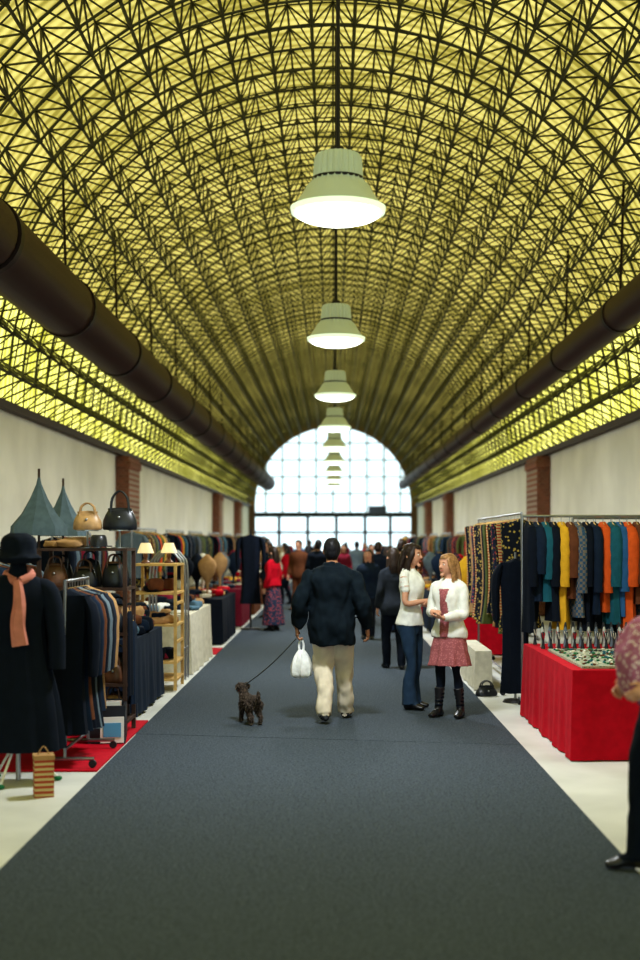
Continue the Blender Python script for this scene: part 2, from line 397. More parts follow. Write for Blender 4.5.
        if mt.get('boot'): g.tube([an+V((0,0,-.05)),an+(kn-an)*.25,an+(kn-an)*.55],[.045,.046,.055],SH,n=16,sub=4)
    if extra: extra(g,J)
    tmp=g.obj('tmp'); md=tmp.modifiers.new('r','REMESH'); md.mode='VOXEL'; md.voxel_size=voxel
    sm=tmp.modifiers.new('s','SMOOTH'); sm.factor=.5; sm.iterations=2
    dg=bpy.context.evaluated_depsgraph_get(); ev=tmp.evaluated_get(dg); me=D.meshes.new_from_object(ev)
    kd=kdtree.KDTree(len(g.v)); vm=[0]*len(g.v)
    for f,mi in zip(g.f,g.m):
        for a in f: vm[a]=mi
    for i,v in enumerate(g.v): kd.insert(v,i)
    kd.balance()
    iT,iL,iS,iH,iSh=g.mi(T),g.mi(LG),g.mi(SK_),g.mi(HR),g.mi(SH)
    iO=g.mi(open_front) if open_front else -1
    cloth={i for i,m in enumerate(g.mats) if m.name.startswith(('cloth','pattern','denim'))}
    HI=HM.inverted()
    def hairrule(l,q):
        if q.z<.0 or (abs(q.x)>.079 and abs(q.y-.005)<.02 and .075<q.z<.14 and hair!='long'): return l
        if q.y>.05: hl=.182
        elif q.y>.015: hl=.182-(.05-q.y)*2.2
        elif q.y>-.02: hl=.105
        else: hl=.03
        if l==iS and q.z>hl: return iH
        if l==iH and q.z<hl and q.y>.055 and abs(q.x)<.062: return iS
        return l
    o2=G(); o2.mats=list(g.mats)
    vl=[]
    for v in me.vertices:
        l=vm[kd.find(v.co)[1]]; c=v.co.copy()
        if l in (iS,iH) and c.z>1.50: l=hairrule(l,HI@c)
        if l==iL and not skirt and c.z>hem-.004 and abs(c.x)<.26 and iT!=iL: l=iT
        if l==iSh and not skirt and not mt.get('boot'):
            for an in ANK:
                if (V((c.x,c.y,0))-V((an.x,an.y,0))).length<.1 and c.z>an.z-.038: l=iL
        if iO>=0 and l in (iT,iO) and c.y>.06 and .865<c.z<1.385:
            hw=.036+.05*(1.0-abs(c.z-1.0)*2)*.4
            if c.z>1.25: hw=.036+(c.z-1.25)*.2
            l=iO if abs(c.x)<hw else iT
        vl.append(l)
        if l in cloth:
            c+=v.normal*fold*noise.noise(V((c.x*9+loc[0]*7,c.y*9,c.z*5)))*1.6
            c+=v.normal*fold*.7*noise.noise(V((c.x*20,c.y*20,c.z*11+loc[1])))
        elif l==iH: c+=v.normal*.006*noise.noise(V((c.x*70,c.y*70,c.z*12)))
        o2.v.append(c)
    for p in me.polygons:
        o2.f.append(tuple(p.vertices)); ls=[vl[a] for a in p.vertices]; o2.m.append(max(set(ls),key=ls.count))
    D.objects.remove(tmp); D.meshes.remove(me)
    k0=len(o2.v)
    for s in(-1,1):
        o2.ell((s*.031,.099,.128),(.014,.008,.008),EYEW,nu=10,nv=6); o2.ell((s*.031,.106,.128),(.006,.003,.006),EYED,nu=8,nv=6)
        o2.tube([(s*.048,.092,.146),(s*.032,.105,.151),(s*.016,.108,.147)],[.003,.004,.003],HR,n=6)
    o2.tube([(-.022,.106,.060),(0,.115,.060),(.022,.106,.060)],[(.002,.003),(.006,.007),(.002,.003)],LIPS,n=8,sub=3,ref=(0,0,1))
    o2.xf(k0,HM)
    for s,c in((-1,'L'),(1,'R')):
        d=(J['wr'+c]-J['el'+c]).normalized()
        hd=(hands or {}).get(c)
        if hd: hand(o2,J['wr'+c],hd[0],hd[1],hd[2],SK_,curl=hd[3],s=.95 if female else 1.05)
        else:
            nn=V((-s,.15,0)); hand(o2,J['wr'+c],d+V((0,0,-.3)),nn,V((0,1,0)),SK_,curl=curl,s=.92 if female else 1.05)
    M=Matrix.Scale(h/1.75,4)
    for i in range(len(o2.v)): o2.v[i]=M@o2.v[i]
    mz=min(v.z for v in o2.v)
    for v in o2.v: v.z-=mz
    return o2.obj(name,loc,yaw,ang=180)
CZ=.013
rad=math.radians
JK=cl('cloth_jacket_dark',(.006,.012,.019))
figure('walking_man',(-.01,12.8,CZ),rad(-2),1.76,dict(top=JK,legs=cl('cloth_trousers_beige',(.58,.52,.42),na=.05),hair=HBLACK,skin=SKIN2,shoe=SHOE),
  dict(elL=(-.30,-.05,1.15),wrL=(-.335,.03,.90),elR=(.29,-.06,1.14),wrR=(.335,.05,.90),
       knL=(-.085,.06,.50),anL=(-.055,-.20,.13),liftL=.03,knR=(.11,.17,.51),anR=(.125,.25,.10),toeL=(-.1,1,0),toeR=(.15,1,0)),
  voxel=.009,hem=.74,thick=.056,lr=1.25,fold=.018,neckfill=JK,hair='cropped',
  hands={'L':((0,.1,-1),(1,.2,0),(0,1,0),1.25),'R':((.1,.15,-1),(-1,.2,0),(0,1,0),.8)})
figure('woman_in_jeans',(.80,13.75,CZ),rad(-118),1.70,dict(top=WHITE,legs=DENIM,hair=HDARK,flare=True),
  dict(elL=(-.20,.03,1.12),wrL=(.02,.21,1.10),elR=(.20,.04,1.13),wrR=(-.02,.25,1.16),knL=(-.09,.03,.5),anL=(-.11,-.02,.10),knR=(.09,.05,.5),anR=(.10,.04,.10)),
  voxel=.008,female=True,hem=.90,thick=.014,sleeve=.5,hair='long',hp=.05,fold=.008,
  hands={'L':((1,.4,.1),(0,-.3,1),(0,1,.2),.7),'R':((-1,.3,.3),(0,-.6,-1),(0,1,.5),.7)})
figure('woman_in_cardigan',(1.14,13.1,CZ),rad(150),1.60,dict(top=WHITE,legs=BLACK,hair=HBLOND,boot=True),
  dict(elR=(.20,.02,1.13),wrR=(.09,.22,1.14),elL=(-.20,.03,1.12),wrL=(-.04,.24,1.08),anL=(-.13,-.02,.10),anR=(.11,.03,.10)),
  voxel=.008,female=True,hem=.86,thick=.022,hair='long',hy=rad(-25),fold=.009,open_front=PPINK,skirt=(.90,.56,.15,.235,PPINK),
  hands={'R':((-.8,.5,.1),(0,-.3,-1),(0,1,.5),.8),'L':((.9,.4,.2),(0,-.3,1),(0,1,.2),.7)})
def shoulder_bag(g,J):
    g.box((.23,.0,.88),(.10,.26,.22),LBROWN); g.tube([(.23,0,1.0),(.20,.06,1.25),(.12,.03,1.49)],[.012,.012,.012],LBROWN,n=8,sub=4)
figure('woman_with_shoulder_bag',(.82,18.0,CZ),rad(10),1.63,dict(top=cl('cloth_charcoal',(.02,.025,.035)),legs=BLACK,hair=HDARK),dict(knL=(-.09,.1,.5),anL=(-.08,.12,.1),anR=(.09,-.12,.11)),voxel=.014,female=True,hem=.80,thick=.03,hair='long',extra=shoulder_bag)
def scarf(g,J):
    g.tube([(-.13,.02,1.36),(-.02,.15,1.34),(.12,.07,1.37),(.04,-.09,1.42),(-.12,-.02,1.40)],[(.07,.06)],PPURP,n=14,sub=4)
    g.tube([(.0,.15,1.36),(.0,.20,1.22),(.0,.20,1.08),(.0,.17,.98)],[(.11,.05),(.14,.055),(.14,.05),(.12,.03)],PPURP,n=22,sub=4,wave=lambda t,a:1+.12*math.sin(5*a+3*t))
figure('woman_with_floral_scarf',(1.725,6.98,0.013),rad(100),1.64,dict(top=PPURP,legs=BLACK,hair=HDARK),dict(elL=(-.2,-.04,1.14),wrL=(-.16,.16,1.06),elR=(.2,-.04,1.14),wrR=(.16,.14,1.05),knR=(.09,.10,.5),anR=(.10,.12,.1),knL=(-.09,.06,.5)),voxel=.009,female=True,hem=.95,thick=.025,hair='long',hy=rad(-60),extra=scarf,fold=.008)
def gown(c1): return (.98,.12,.15,.27,c1)
figure('woman_in_red_top',(-1.15,25.6,CZ),rad(60),1.62,dict(top=RED,legs=BLACK,hair=HDARK),voxel=.016,female=True,hem=.92,thick=.03,hair='long',skirt=gown(PFLOR))
bg=[(-.34,31,0,'m',BLACK,NAVY,'short'),(.62,23.5,170,'f',NAVY,BLACK,'long'),(-.85,33,150,'m',BROWN,BROWN,'short'),(-1.25,36,80,'f',RED,BLACK,'long'),(.95,28,-20,'m',BLACK,BLACK,'short'),
    (.3,38,180,'f',WINE,DENIM,'long'),(.75,42,10,'m',GREY,NAVY,'short'),(-.6,46,20,'f',TAN,BLACK,'bun'),(1.35,33,-90,'f',MUST,BLACK,'long'),(-1.2,48,170,'m',BLUE,BLACK,'short'),(.1,54,0,'m',BLACK,NAVY,'short'),(1.2,50,160,'f',RED,BLACK,'long'),
    (-.75,39.5,10,'f',RUST,BLACK,'long'),(-1.45,30,120,'m',NAVY,BLACK,'short'),(1.3,25,-60,'m',BLACK,NAVY,'short'),(-1.5,41.5,60,'f',CREAM,WINE,'bun'),(1.1,38.5,200,'f',BROWN,BLACK,'long'),(-1.0,58,0,'m',BLACK,BLACK,'short'),(.6,62,0,'f',WINE,BLACK,'long')]
for i,(x,y,a,sx,t,l,hr) in enumerate(bg):
    f=sx=='f'; s=1 if i%2 else -1
    figure('shopper',(x,y,CZ),rad(a),1.62+.12*(not f)+R.uniform(-.04,.04),dict(top=t,legs=l,hair=HDARK if i%3 else HBLACK),dict(knL=(-.09,.05+.08*s,.5),anL=(-.09,.13*s,.1),knR=(.09,.03,.5),anR=(.09,-.11*s,.1)),voxel=.022,female=f,hem=.8,thick=.03,hair=hr)
# plastic bag
g=G(); PB=mat('plastic_white',(.75,.77,.78),.35,ns=20,na=.08,bump=.5)
g.tube([(0,0,.0),(0,0,.03),(0,0,.12),(0,0,.21),(0,0,.27)],[(.06,.04),(.095,.07),(.10,.075),(.07,.05),(.03,.02)],PB,n=28,sub=4,wave=lambda t,a:1+.10*math.sin(7*a+4*t)+.06*math.sin(13*a))
for s in(-1,1): g.tube([(s*.02,0,.26),(s*.022,0,.33),(0,0,.375)],[(.012,.004),(.01,.004),(.008,.004)],PB,n=8,sub=3)
g.obj('plastic_bag',(-.305,12.86,.42),rad(15))
# dog
FUR=mat('fur_dark_brown',(.045,.032,.026),.8,ns=40,na=.5); FURG=mat('fur_grizzled',(.15,.12,.10),.8,ns=40,na=.4)
g=G()
g.tube([(0,-.17,.235),(0,-.12,.245),(0,0,.225),(0,.11,.225),(0,.17,.25),(0,.215,.30)],[(.045,.055),(.065,.075),(.062,.070),(.075,.095),(.062,.075),(.045,.05)],FUR,n=20,sub=4)
g.tube([(0,.19,.26),(0,.235,.33),(0,.26,.36)],[(.05,.05),(.045,.045),(.045,.045)],FUR,n=14,sub=4)
g.ell((0,.27,.365),(.055,.062,.052),FUR); g.tube([(0,.30,.355),(0,.345,.345),(0,.37,.34)],[(.036,.032),(.03,.026),(.022,.02)],FURG,n=12,sub=3)
g.ell((0,.392,.346),(.012,.01,.009),EYED)
for s in(-1,1):
    g.tube([(s*.035,.255,.40),(s*.062,.25,.395),(s*.072,.255,.35)],[(.012,.02),(.010,.026),(.006,.014)],FUR,n=10,sub=3)
    g.tube([(s*.045,.15,.22),(s*.048,.135,.15),(s*.047,.155,.08),(s*.047,.16,.025)],[.036,.027,.020,.019],FUR,n=12,sub=4)
    g.ell((s*.047,.172,.022),(.023,.033,.016),FURG)
    g.tube([(s*.045,-.13,.23),(s*.052,-.085,.15),(s*.052,-.165,.085),(s*.052,-.16,.025)],[.050,.034,.020,.018],FUR,n=12,sub=4)
    g.ell((s*.052,-.145,.022),(.022,.032,.016),FURG)
g.tube([(0,-.19,.26),(0,-.235,.31),(0,-.225,.37)],[.02,.017,.010],FUR,n=10,sub=4)
tmp=g.obj('tmp'); md=tmp.modifiers.new('r','REMESH'); md.mode='VOXEL'; md.voxel_size=.006
me=D.meshes.new_from_object(tmp.evaluated_get(bpy.context.evaluated_depsgraph_get()))
kd=kdtree.KDTree(len(g.v)); vm=[0]*len(g.v)
for f,mi in zip(g.f,g.m):
    for a in f: vm[a]=mi
for i,v in enumerate(g.v): kd.insert(v,i)
kd.balance(); o2=G(); o2.mats=list(g.mats)
vl=[vm[kd.find(v.co)[1]] for v in me.vertices]
for v in me.vertices: o2.v.append(v.co+v.normal*.007*noise.noise(v.co*70)+v.normal*.003)
for p in me.polygons: o2.f.append(tuple(p.vertices)); o2.m.append(vl[p.vertices[0]])
nv=len(me.vertices)
for i in range(2800):
    v=me.vertices[R.randrange(nv)]
    if v.co.z<.05: continue
    p=v.co; d=(v.normal*.55+V((R.uniform(-.3,.3),-.35+R.uniform(-.3,.3),-.7))).normalized(); L=R.uniform(.018,.04)
    sd=d.cross(V((R.uniform(-1,1),R.uniform(-1,1),R.uniform(-1,1)))).normalized()*.0035
    o2.add([p-sd,p+sd,p+d*L],[(0,1,2)],FUR if R.random()<.6 else FURG)
D.objects.remove(tmp); D.meshes.remove(me)
for s in(-1,1): o2.ell((s*.026,.322,.382),(.007,.006,.007),EYED,nu=8,nv=6)
o2.tube([(.0,.235,.37),(.045,.238,.335),(0,.225,.29),(-.045,.238,.335),(0,.235,.37)],[.006]*5,RED,n=6,sub=4)
DS=.88
for v in o2.v: v*=DS
mz=min(v.z for v in o2.v)
for v in o2.v: v.z-=mz
o2.obj('dog',(-.78,12.62,CZ),rad(24),ang=180)
g=G(); a=V((-.78,12.62,CZ-mz)); n_=Matrix.Rotation(rad(24),3,'Z')@V((.02,.235,.392))*DS; st=a+n_; en=V((-.355,12.84,.80))
pts=[st.lerp(en,t)+V((0,0,-.03*math.sin(pi*t))) for t in [k/8 for k in range(9)]]
g.tube(pts,[.006],LEATH,n=6); g.obj('dog_leash')
# ------------------------------------------------------------ stall goods
def garment(g,top,wd,td,w,L,t,m,sl=True):
    top=V(top); wd=V(wd).normalized(); td=V(td).normalized(); ph=R.random()*6
    rows=[(.05,.5),(.12,.7),(w*.86,.9),(w,1),(w*.86,1.05),(w*.84,1.1),(w*R.uniform(.92,1.1),1.3)]
    pts=[];rd=[]
    dz=[0,.02,.05,.09,.09+(L-.09)*.35,.09+(L-.09)*.7,L]
    for (a,b),z in zip(rows,dz): pts.append(top-V((0,0,z))); rd.append((a/2,t/2*b))
    g.tube(pts,rd,m,n=22,ref=wd,sub=2,wave=lambda q,a:1+(.10+.12*q)*math.sin(6*a+ph)*abs(math.sin(a)))
    if sl:
        sl_=L*R.uniform(.55,.72) if L<1 else .6
        for s in(-1,1):
            p=top+wd*(s*w*.46)-V((0,0,.07)); q=p+wd*(s*.05)+td*R.uniform(-.01,.01)
            g.tube([p,q-V((0,0,.12)),q-V((0,0,sl_*.6))+wd*s*.01,q-V((0,0,sl_))],[(t*.4,.03),(t*.55,.05),(t*.5,.045),(t*.45,.038)],m,n=10,ref=td,sub=3,wave=lambda q,a:1+.08*math.sin(9*q*3+a))
    g.tube([top+V((0,0,.055)),top+V((0,0,-.02))],[.004,.004],CHROME,n=5)
    g.tube([top-wd*(w*.42)-V((0,0,.06)),top-V((0,0,.0)),top+wd*(w*.42)-V((0,0,.06))],[.008]*3,WOOD,n=6)
def rack(name,p0,p1,zr,mats,step=.09,L=(.75,1.0),w=.42,t=.07,sl=True,frame=CHROME,z0=0):
    p0=V((*p0,0));p1=V((*p1,0)); d=(p1-p0); n=d.length; d.normalize(); sd=V((-d.y,d.x,0)); g=G()
    o=(p0+p1)/2
    p0=p0-o;p1=p1-o
    for p in(p0,p1):
        g.tube([p+V((0,0,.08)),p+V((0,0,zr))],[.014,.014],frame,n=10)
        g.tube([p-sd*.22+V((0,0,.07)),p+sd*.22+V((0,0,.07))],[.014,.014],frame,n=8)
        for s in(-1,1): g.tube([p+sd*.21*s+V((-.0,0,.032))-d*.012,p+sd*.21*s+V((0,0,.032))+d*.012],[.03,.03],DMETAL,n=14)
    g.tube([p0+V((0,0,zr)),p1+V((0,0,zr))],[.014,.014],frame,n=10)
    g.tube([p0+V((0,0,.14)),p1+V((0,0,.14))],[.012,.012],frame,n=8)
    x=.07;i=0
    while x<n-.05:
        m=mats[i%len(mats)] if isinstance(mats,list) else mats
        garment(g,p0+d*x+V((0,0,zr-.06)),sd,d,w*R.uniform(.85,1.05),min(R.uniform(*L),zr-.2),t*R.uniform(.9,1.2),m,sl)
        x+=step*R.uniform(.85,1.15); i+=1
    return g.obj(name,(o.x,o.y,z0))
def drape(g,x0,x1,y0,y1,z,m,amp=.03,zb=.01):
    per=[]
    cs=[(x0,y0),(x1,y0),(x1,y1),(x0,y1)]
    nr=[(0,-1),(1,0),(0,1),(-1,0)]
    for k in range(4):
        a,b=V(cs[k]),V(cs[(k+1)%4]); Ls=(b-a).length; n=max(8,int(Ls/.04))
        for i in range(n):
            t=i/n; p=a.lerp(b,t); q=V(nr[k])
            if i==0: q=(V(nr[k])+V(nr[k-1]))*.8
            per.append((p,q,len(per)))
    rows=[0,.03,.25,.6,1];vs=[];n=len(per)
    for h in rows:
        for j,(p,q,c) in enumerate(per):
            o=(.006+amp*h*(.6+.35*math.sin(c*.9)+.45*math.sin(c*.37+1)))
            vs.append((p.x+q.x*o,p.y+q.y*o,z-(z-zb)*h))
    fs=[tuple(range(n))]
    for r in range(len(rows)-1):
        for j in range(n): j2=(j+1)%n; fs.append((r*n+j,(r+1)*n+j,(r+1)*n+j2,r*n+j2))
    g.add(vs,fs,m)
def bag(g,c,w,d,h,m,mh,rz=0,handle=.14):
    k=len(g.v)
    g.tube([(0,0,0),(0,0,.01),(0,0,h*.5),(0,0,h*.93),(0,0,h)],[(w*.42,d*.42),(w*.5,d*.5),(w*.48,d*.46),(w*.36,d*.28),(w*.30,d*.14)],m,n=24,sub=2)
    g.tube([(-w*.34,0,h*.95),(0,0,h*1.0),(w*.34,0,h*.95)],[(.008,d*.16)]*3,mh,n=8)
    for s in(-1,1): g.tube([(-w*.26,s*d*.2,h*.8),(-w*.22,s*d*.15,h+handle*.6),(0,s*d*.12,h+handle),(w*.22,s*d*.15,h+handle*.6),(w*.26,s*d*.2,h*.8)],[.008]*5,mh,n=7,sub=4)
    g.ell((0,-d*.48,h*.62),(.012,.006,.012),CHROME,nu=8,nv=6)
    g.xf(k,Matrix.Translation(V(c))@Matrix.Rotation(rz,4,'Z'))
def heap(g,x0,x1,y0,y1,z,n,ms,s=.12,hh=.05):
    for i in range(n):
        a=s*R.uniform(.6,1.3); b=s*R.uniform(.5,1); c=hh*R.uniform(.5,1.2)
        x=R.uniform(x0+a*.8,x1-a*.8) if x1-x0>2*a else (x0+x1)/2; y=R.uniform(y0+b*.8,y1-b*.8) if y1-y0>2*b else (y0+y1)/2
        k=len(g.v); g.ell((0,0,0),(a,b,c),R.choice(ms),nu=16,nv=9,e=.45,fn=lambda q:q*(1+.22*noise.noise(q*22+V((i,0,0)))))
        g.xf(k,Matrix.Translation((x,y,z+c*.85+R.uniform(0,hh*.6)))@Matrix.Rotation(R.uniform(-.8,.8),4,'Z')@Matrix.Rotation(R.uniform(-.2,.2),4,'X'))
# --- right side
g=G(); drape(g,1.90,2.98,10.55,13.25,.72,RED,amp=.03)
g.obj('red_tablecloth_table',ang=75)
g=G()
TRAY=mat('tray_green',(.07,.16,.12),.5,ns=60,kind='spots',c2=(.36,.38,.30)); BEAD=mat('beads_silver',(.5,.52,.5),.3,metal=.7)
g.box((2.42,11.5,.733),(.86,1.7,.02),TRAY)
for i in range(320):
    g.ell((R.uniform(2.02,2.82),R.uniform(10.7,12.3),.750),(R.uniform(.008,.022),R.uniform(.008,.022),.009),R.choice([BEAD,GREEN,CREAM,BROWN,TEAL,LEATH,GREEN]),nu=8,nv=5)
for r in range(3):
    for i in range(13):
        x=1.97+i*.074+.03*(r%2);y=12.5+r*.25
        g.tube([(x,y,.73),(x,y,.80),(x,y,.87),(x,y,.89+.03*r)],[(.022,.02),(.010,.010),(.020,.012),(.007,.007)],[LEATH,BEAD,LEATH,GREY][(i*2+r)%4],n=12,sub=2)
        g.tube([(x-.012,y-.012,.88),(x,y-.022,.82),(x+.012,y-.012,.88)],[.003]*3,R.choice([BEAD,RED,CREAM]),n=5,sub=3)
g.obj('jewelry_display',(0,0,0))
mm=[BLACK,NAVY,TEAL,BLACK,MUST,BROWN,PPLAID,BLACK,NAVY,RUST,TEAL,BLUE,RUST,BROWN,PPLAID,GREY,DENIM,RED,BLACK]
rack('clothes_rack',(1.98,13.95),(3.9,13.95),2.0,mm,step=.085,L=(.78,1.15),w=.42,t=.11)
rack('clothes_rack',(2.75,15.3),(4.5,15.3),2.0,[BLACK,NAVY,BLACK,DENIM,BROWN],step=.10,L=(1.1,1.3),w=.42,t=.11)
mm=[PYEL,BLACK,PYEL,PSTRIPE,OLIVE,PYEL,BLACK,PFLOR,TAN,PYEL]
rack('scarf_rack',(2.12,15.0),(2.12,19.4),2.05,mm,step=.13,L=(1.1,1.35),w=.44,t=.11,sl=False)
g=G(); garment(g,(0,0,1.55),(1,0,0),(0,1,0),.34,1.45,.14,BLACK); g.tube([(0,0,.0),(0,0,.03)],[.14,.12],DMETAL,n=20); g.tube([(0,0,.02),(0,0,1.62)],[.014]*2,CHROME,n=8); g.obj('coat_stand',(1.97,14.4,0))
g=G(); drape(g,1.66,1.84,15.5,17.2,.46,CREAM,amp=.02); g.obj('white_cloth_bench')
g=G(); bag(g,(0,0,0),.26,.14,.10,LEATH,LEATH,handle=.07); g.obj('shoulder_bag',(1.72,14.95,.001),.3)
def stall(side,y,L,cloth,goods,rackm,n=26):
    x0,x1=(1.85,2.75) if side>0 else (-2.75,-1.85)
    g=G(); drape(g,x0,x1,y,y+L,.76,cloth,zb=.02); heap(g,x0,x1,y,y+L,.76,n,goods,s=.11,hh=.045)
    for k in range(5):
        x=R.uniform(x0+.2,x1-.2); yy=y+.3+k*(L-.6)/4; m=R.choice(goods)
        g.tube([(x,yy,.77),(x,yy,1.0),(x,yy,1.15),(x,yy,1.32),(x,yy,1.40),(x,yy,1.5)],[(.02,.02),(.03,.03),(.12,.09),(.16,.10),(.12,.07),(.03,.03)],m,n=14,sub=2)
    g.obj('market_stall_table',ang=75)
    rack('clothes_rack',(side*3.35,y),(side*3.35,y+L),1.95,rackm,step=.14,t=.11)
R.seed(5)
for y in (20.2,24.2,28.4,33.0,38,43,48,54,60):
    stall(1,y,3.0,R.choice([BLACK,WINE,RED,NAVY]),[R.choice(PALET) for _ in range(5)]+[TAN,BLACK],[R.choice(PALET) for _ in range(12)],n=30 if y<40 else 14)
for y in (22.2,26.8,31,36,41,46,52,58,63):
    stall(-1,y,3.0,R.choice([BLACK,BROWN,RED,WINE]),[R.choice(PALET) for _ in range(4)]+[WINE,TAN,BLACK,BROWN,CREAM],[R.choice(PALET) for _ in range(12)],n=30 if y<40 else 14)
rack('clothes_rack',(3.4,16.0),(3.4,18.8),1.95,[R.choice(PALET) for _ in range(14)],step=.14,t=.11)
rack('clothes_rack',(-3.75,17.8),(-3.75,20.6),1.85,[BLACK,NAVY,GREY,BLACK,BROWN,WINE],step=.14,t=.11)
# --- left foreground mannequin
g=G()
g.tube([(0,0,.02),(0,0,1.3)],[.018]*2,CHROME,n=10)
for k in range(3):
    a=k*2*pi/3-1.9; g.tube([(0,0,.34),(.28*math.cos(a),.28*math.sin(a),.025)],[.010]*2,WHITE,n=8); g.ell((.28*math.cos(a),.28*math.sin(a),.018),(.032,.028,.018),GREEN,nu=10,nv=6)
g.tube([(0,0,.24),(0,0,.6),(0,0,.95),(0,0,1.15),(0,0,1.34),(0,0,1.46),(0,0,1.52),(0,0,1.60)],[(.32,.20),(.28,.18),(.20,.14),(.18,.12),(.21,.13),(.17,.10),(.07,.06),(.055,.055)],BLACK,n=40,sub=4,wave=lambda t,a:1+.07*(1-t)*math.sin(8*a)+.03*math.sin(15*a+5*t))
for s in(-1,1): g.tube([(s*.14,0,1.42),(s*.22,0,1.36),(s*.27,-.02,1.1),(s*.28,-.04,.82)],[.06,.075,.065,.06],BLACK,n=16,sub=4)
g.tube([(0,0,1.58),(0,0,1.62),(0,0,1.66),(0,0,1.76),(0,0,1.80)],[(.11,.12),(.16,.16),(.13,.13),(.12,.12),(.06,.06)],BLACK,n=24,sub=3,wave=lambda t,a:1+.05*math.sin(7*a+9*t))
CORAL=cl('cloth_coral_scarf',(.50,.20,.16))
g.tube([(-.09,.02,1.50),(.0,-.11,1.45),(.10,-.03,1.50),(.0,.08,1.54),(-.09,.02,1.50)],[(.028,.035)]*5,CORAL,n=12,sub=4)
g.tube([(.01,-.12,1.46),(.03,-.17,1.30),(.02,-.19,1.15),(.04,-.20,1.0)],[(.03,.02),(.04,.025),(.05,.025),(.055,.015)],CORAL,n=16,sub=4,wave=lambda t,a:1+.14*math.sin(6*a+4*t))
g.obj('dressed_mannequin',(-2.27,9.62,0),.1)
rack('clothes_rack',(-2.04,10.15),(-2.04,11.1),1.42,[BLACK,NAVY,BROWN,BLACK,GREY,BLACK,NAVY,TAN,BLACK],step=.11,L=(.98,1.15),w=.38,t=.13,frame=CHROME,z0=.015)
rack('clothes_rack',(-3.0,10.2),(-3.0,12.8),1.62,[BLACK,NAVY,DENIM,BLACK,BROWN,BLACK,GREY],step=.12,L=(.95,1.3),w=.42,t=.12)
g=G(); g.box((0,0,.13),(.13,.13,.26),PSTRIPE); g.box((0,0,.27),(.14,.14,.03),TAN); g.tube([(-.04,0,.28),(0,0,.34),(.04,0,.28)],[.005]*3,LTAN,n=6,sub=4); g.obj('striped_gift_box',(-1.98,9.12,0),.3,smooth=False)
def shelfunit(name,loc,w,d,zs,wood,fill):
    g=G()
    for sx in(-1,1):
        for sy in(-1,1): g.box((sx*(w/2-.02),sy*(d/2-.02),zs[-1]/2),(.035,.035,zs[-1]),wood)
    for z in zs: g.box((0,0,z),(w,d,.025),wood)
    fill(g); return g.obj(name,loc)
def fb(g):
    for z in(.12,.45,.9,1.3):
        for i in range(3): bag(g,(-.26+i*.26,-.14,z+.014),R.uniform(.2,.25),.13,R.uniform(.16,.22),R.choice([LEATH,LTAN,LBROWN,LEATH,LEATH]),LBROWN,handle=.08)
        for i in range(3): bag(g,(-.26+i*.26,.14,z+.014),R.uniform(.2,.24),.12,R.uniform(.2,.24),R.choice([LEATH,LBROWN,LTAN,LEATH]),LEATH,handle=.08)
    heap(g,-.38,.0,-.2,.25,1.665,5,[BLACK,BROWN,TAN],s=.1,hh=.05)
    for x,m,w in((.02,LTAN,.26),(.31,LEATH,.31)):
        g.tube([(x,-.1,1.66),(x,-.1,1.67)],[.08]*2,CHROME,n=14); g.tube([(x,-.1,1.65),(x,-.1,1.82)],[.01]*2,CHROME,n=8); g.tube([(x,-.1,1.815),(x,-.1,1.825)],[.10]*2,CHROME,n=14)
        bag(g,(x,-.1,1.825),w,.14,.15 if m is LTAN else .18,m,m,handle=.09 if m is LTAN else .17)
    g.tube([(.14,-.22,1.675),(.14,-.22,1.685)],[.12,.12],LEATH,n=24); g.tube([(.14,-.22,1.68),(.14,-.22,1.76),(.14,-.22,1.78)],[.08,.07,.05],LEATH,n=24,sub=2)
    for s in(0,1):
        garment(g,(.40,-.12+.22*s,1.1-.1*s),(0,1,0),(1,0,0),.22,.75,.05,[BLACK,NAVY][s],False)
shelfunit('handbag_shelf',(-2.22,12.05,.015),.80,.55,[.12,.45,.9,1.3,1.65],DWOOD,fb)
g=G()
for sx in(-1,1): g.box((sx*.15,0,.16),(.02,.3,.32),LEATH)
for sy in(-1,1): g.box((0,sy*.15,.16),(.32,.02,.32),LEATH)
g.box((0,0,.012),(.32,.3,.02),LEATH)
PM=[mat('paper_white',(.7,.7,.68),.6),mat('paper_blue',(.1,.3,.5),.5),mat('paper_orange',(.7,.3,.1),.5)]
for i in range(9): g.box((R.uniform(-.02,.02),-.11+i*.027,.20),(.24,.012,.30),PM[i%3] if i<4 else LEATH,rz=R.uniform(-.04,.04))
g.box((.05,-.19,.12),(.20,.012,.22),PM[0],rz=.1); g.box((.05,-.199,.12),(.15,.006,.12),PM[1],rz=.1)
g.obj('magazine_crate',(-1.95,11.52,.015),.12,smooth=False)
g=G(); drape(g,-2.85,-1.93,12.95,15.0,.78,NAVY,amp=.03,zb=.03); heap(g,-2.8,-1.9,12.95,15.0,.78,52,[BLACK,BROWN,NAVY,WINE,TAN,GREY,BLACK,LBLUE],s=.14,hh=.07)
heap(g,-2.7,-2.0,13.2,14.9,.86,24,[BROWN,BLACK,GREY,TAN,BLACK],s=.13,hh=.08)
heap(g,-2.75,-2.2,13.4,14.9,.95,14,[BROWN,BLACK,NAVY],s=.13,hh=.08)
g.obj('clothing_sale_table',ang=75)
def fw_(g):
    for z in(.32,.75,1.12): heap(g,-.24,.24,-.3,.3,z+.013,9,[BROWN,LBROWN,TAN,BLACK,BLACK,WINE],s=.09,hh=.06)
    for z in(.55,1.0): 
        for s in(-1,1): g.box((s*.24,0,z),(.03,.7,.03),WOOD)
shelfunit('wooden_display_shelf',(-2.06,15.75,.012),.52,.75,[.12,.32,.75,1.12,1.45],WOOD,fw_)
SHADE=mat('lampshade_cream',(.85,.75,.5),.8,emit=(1,.8,.45),es=.35)
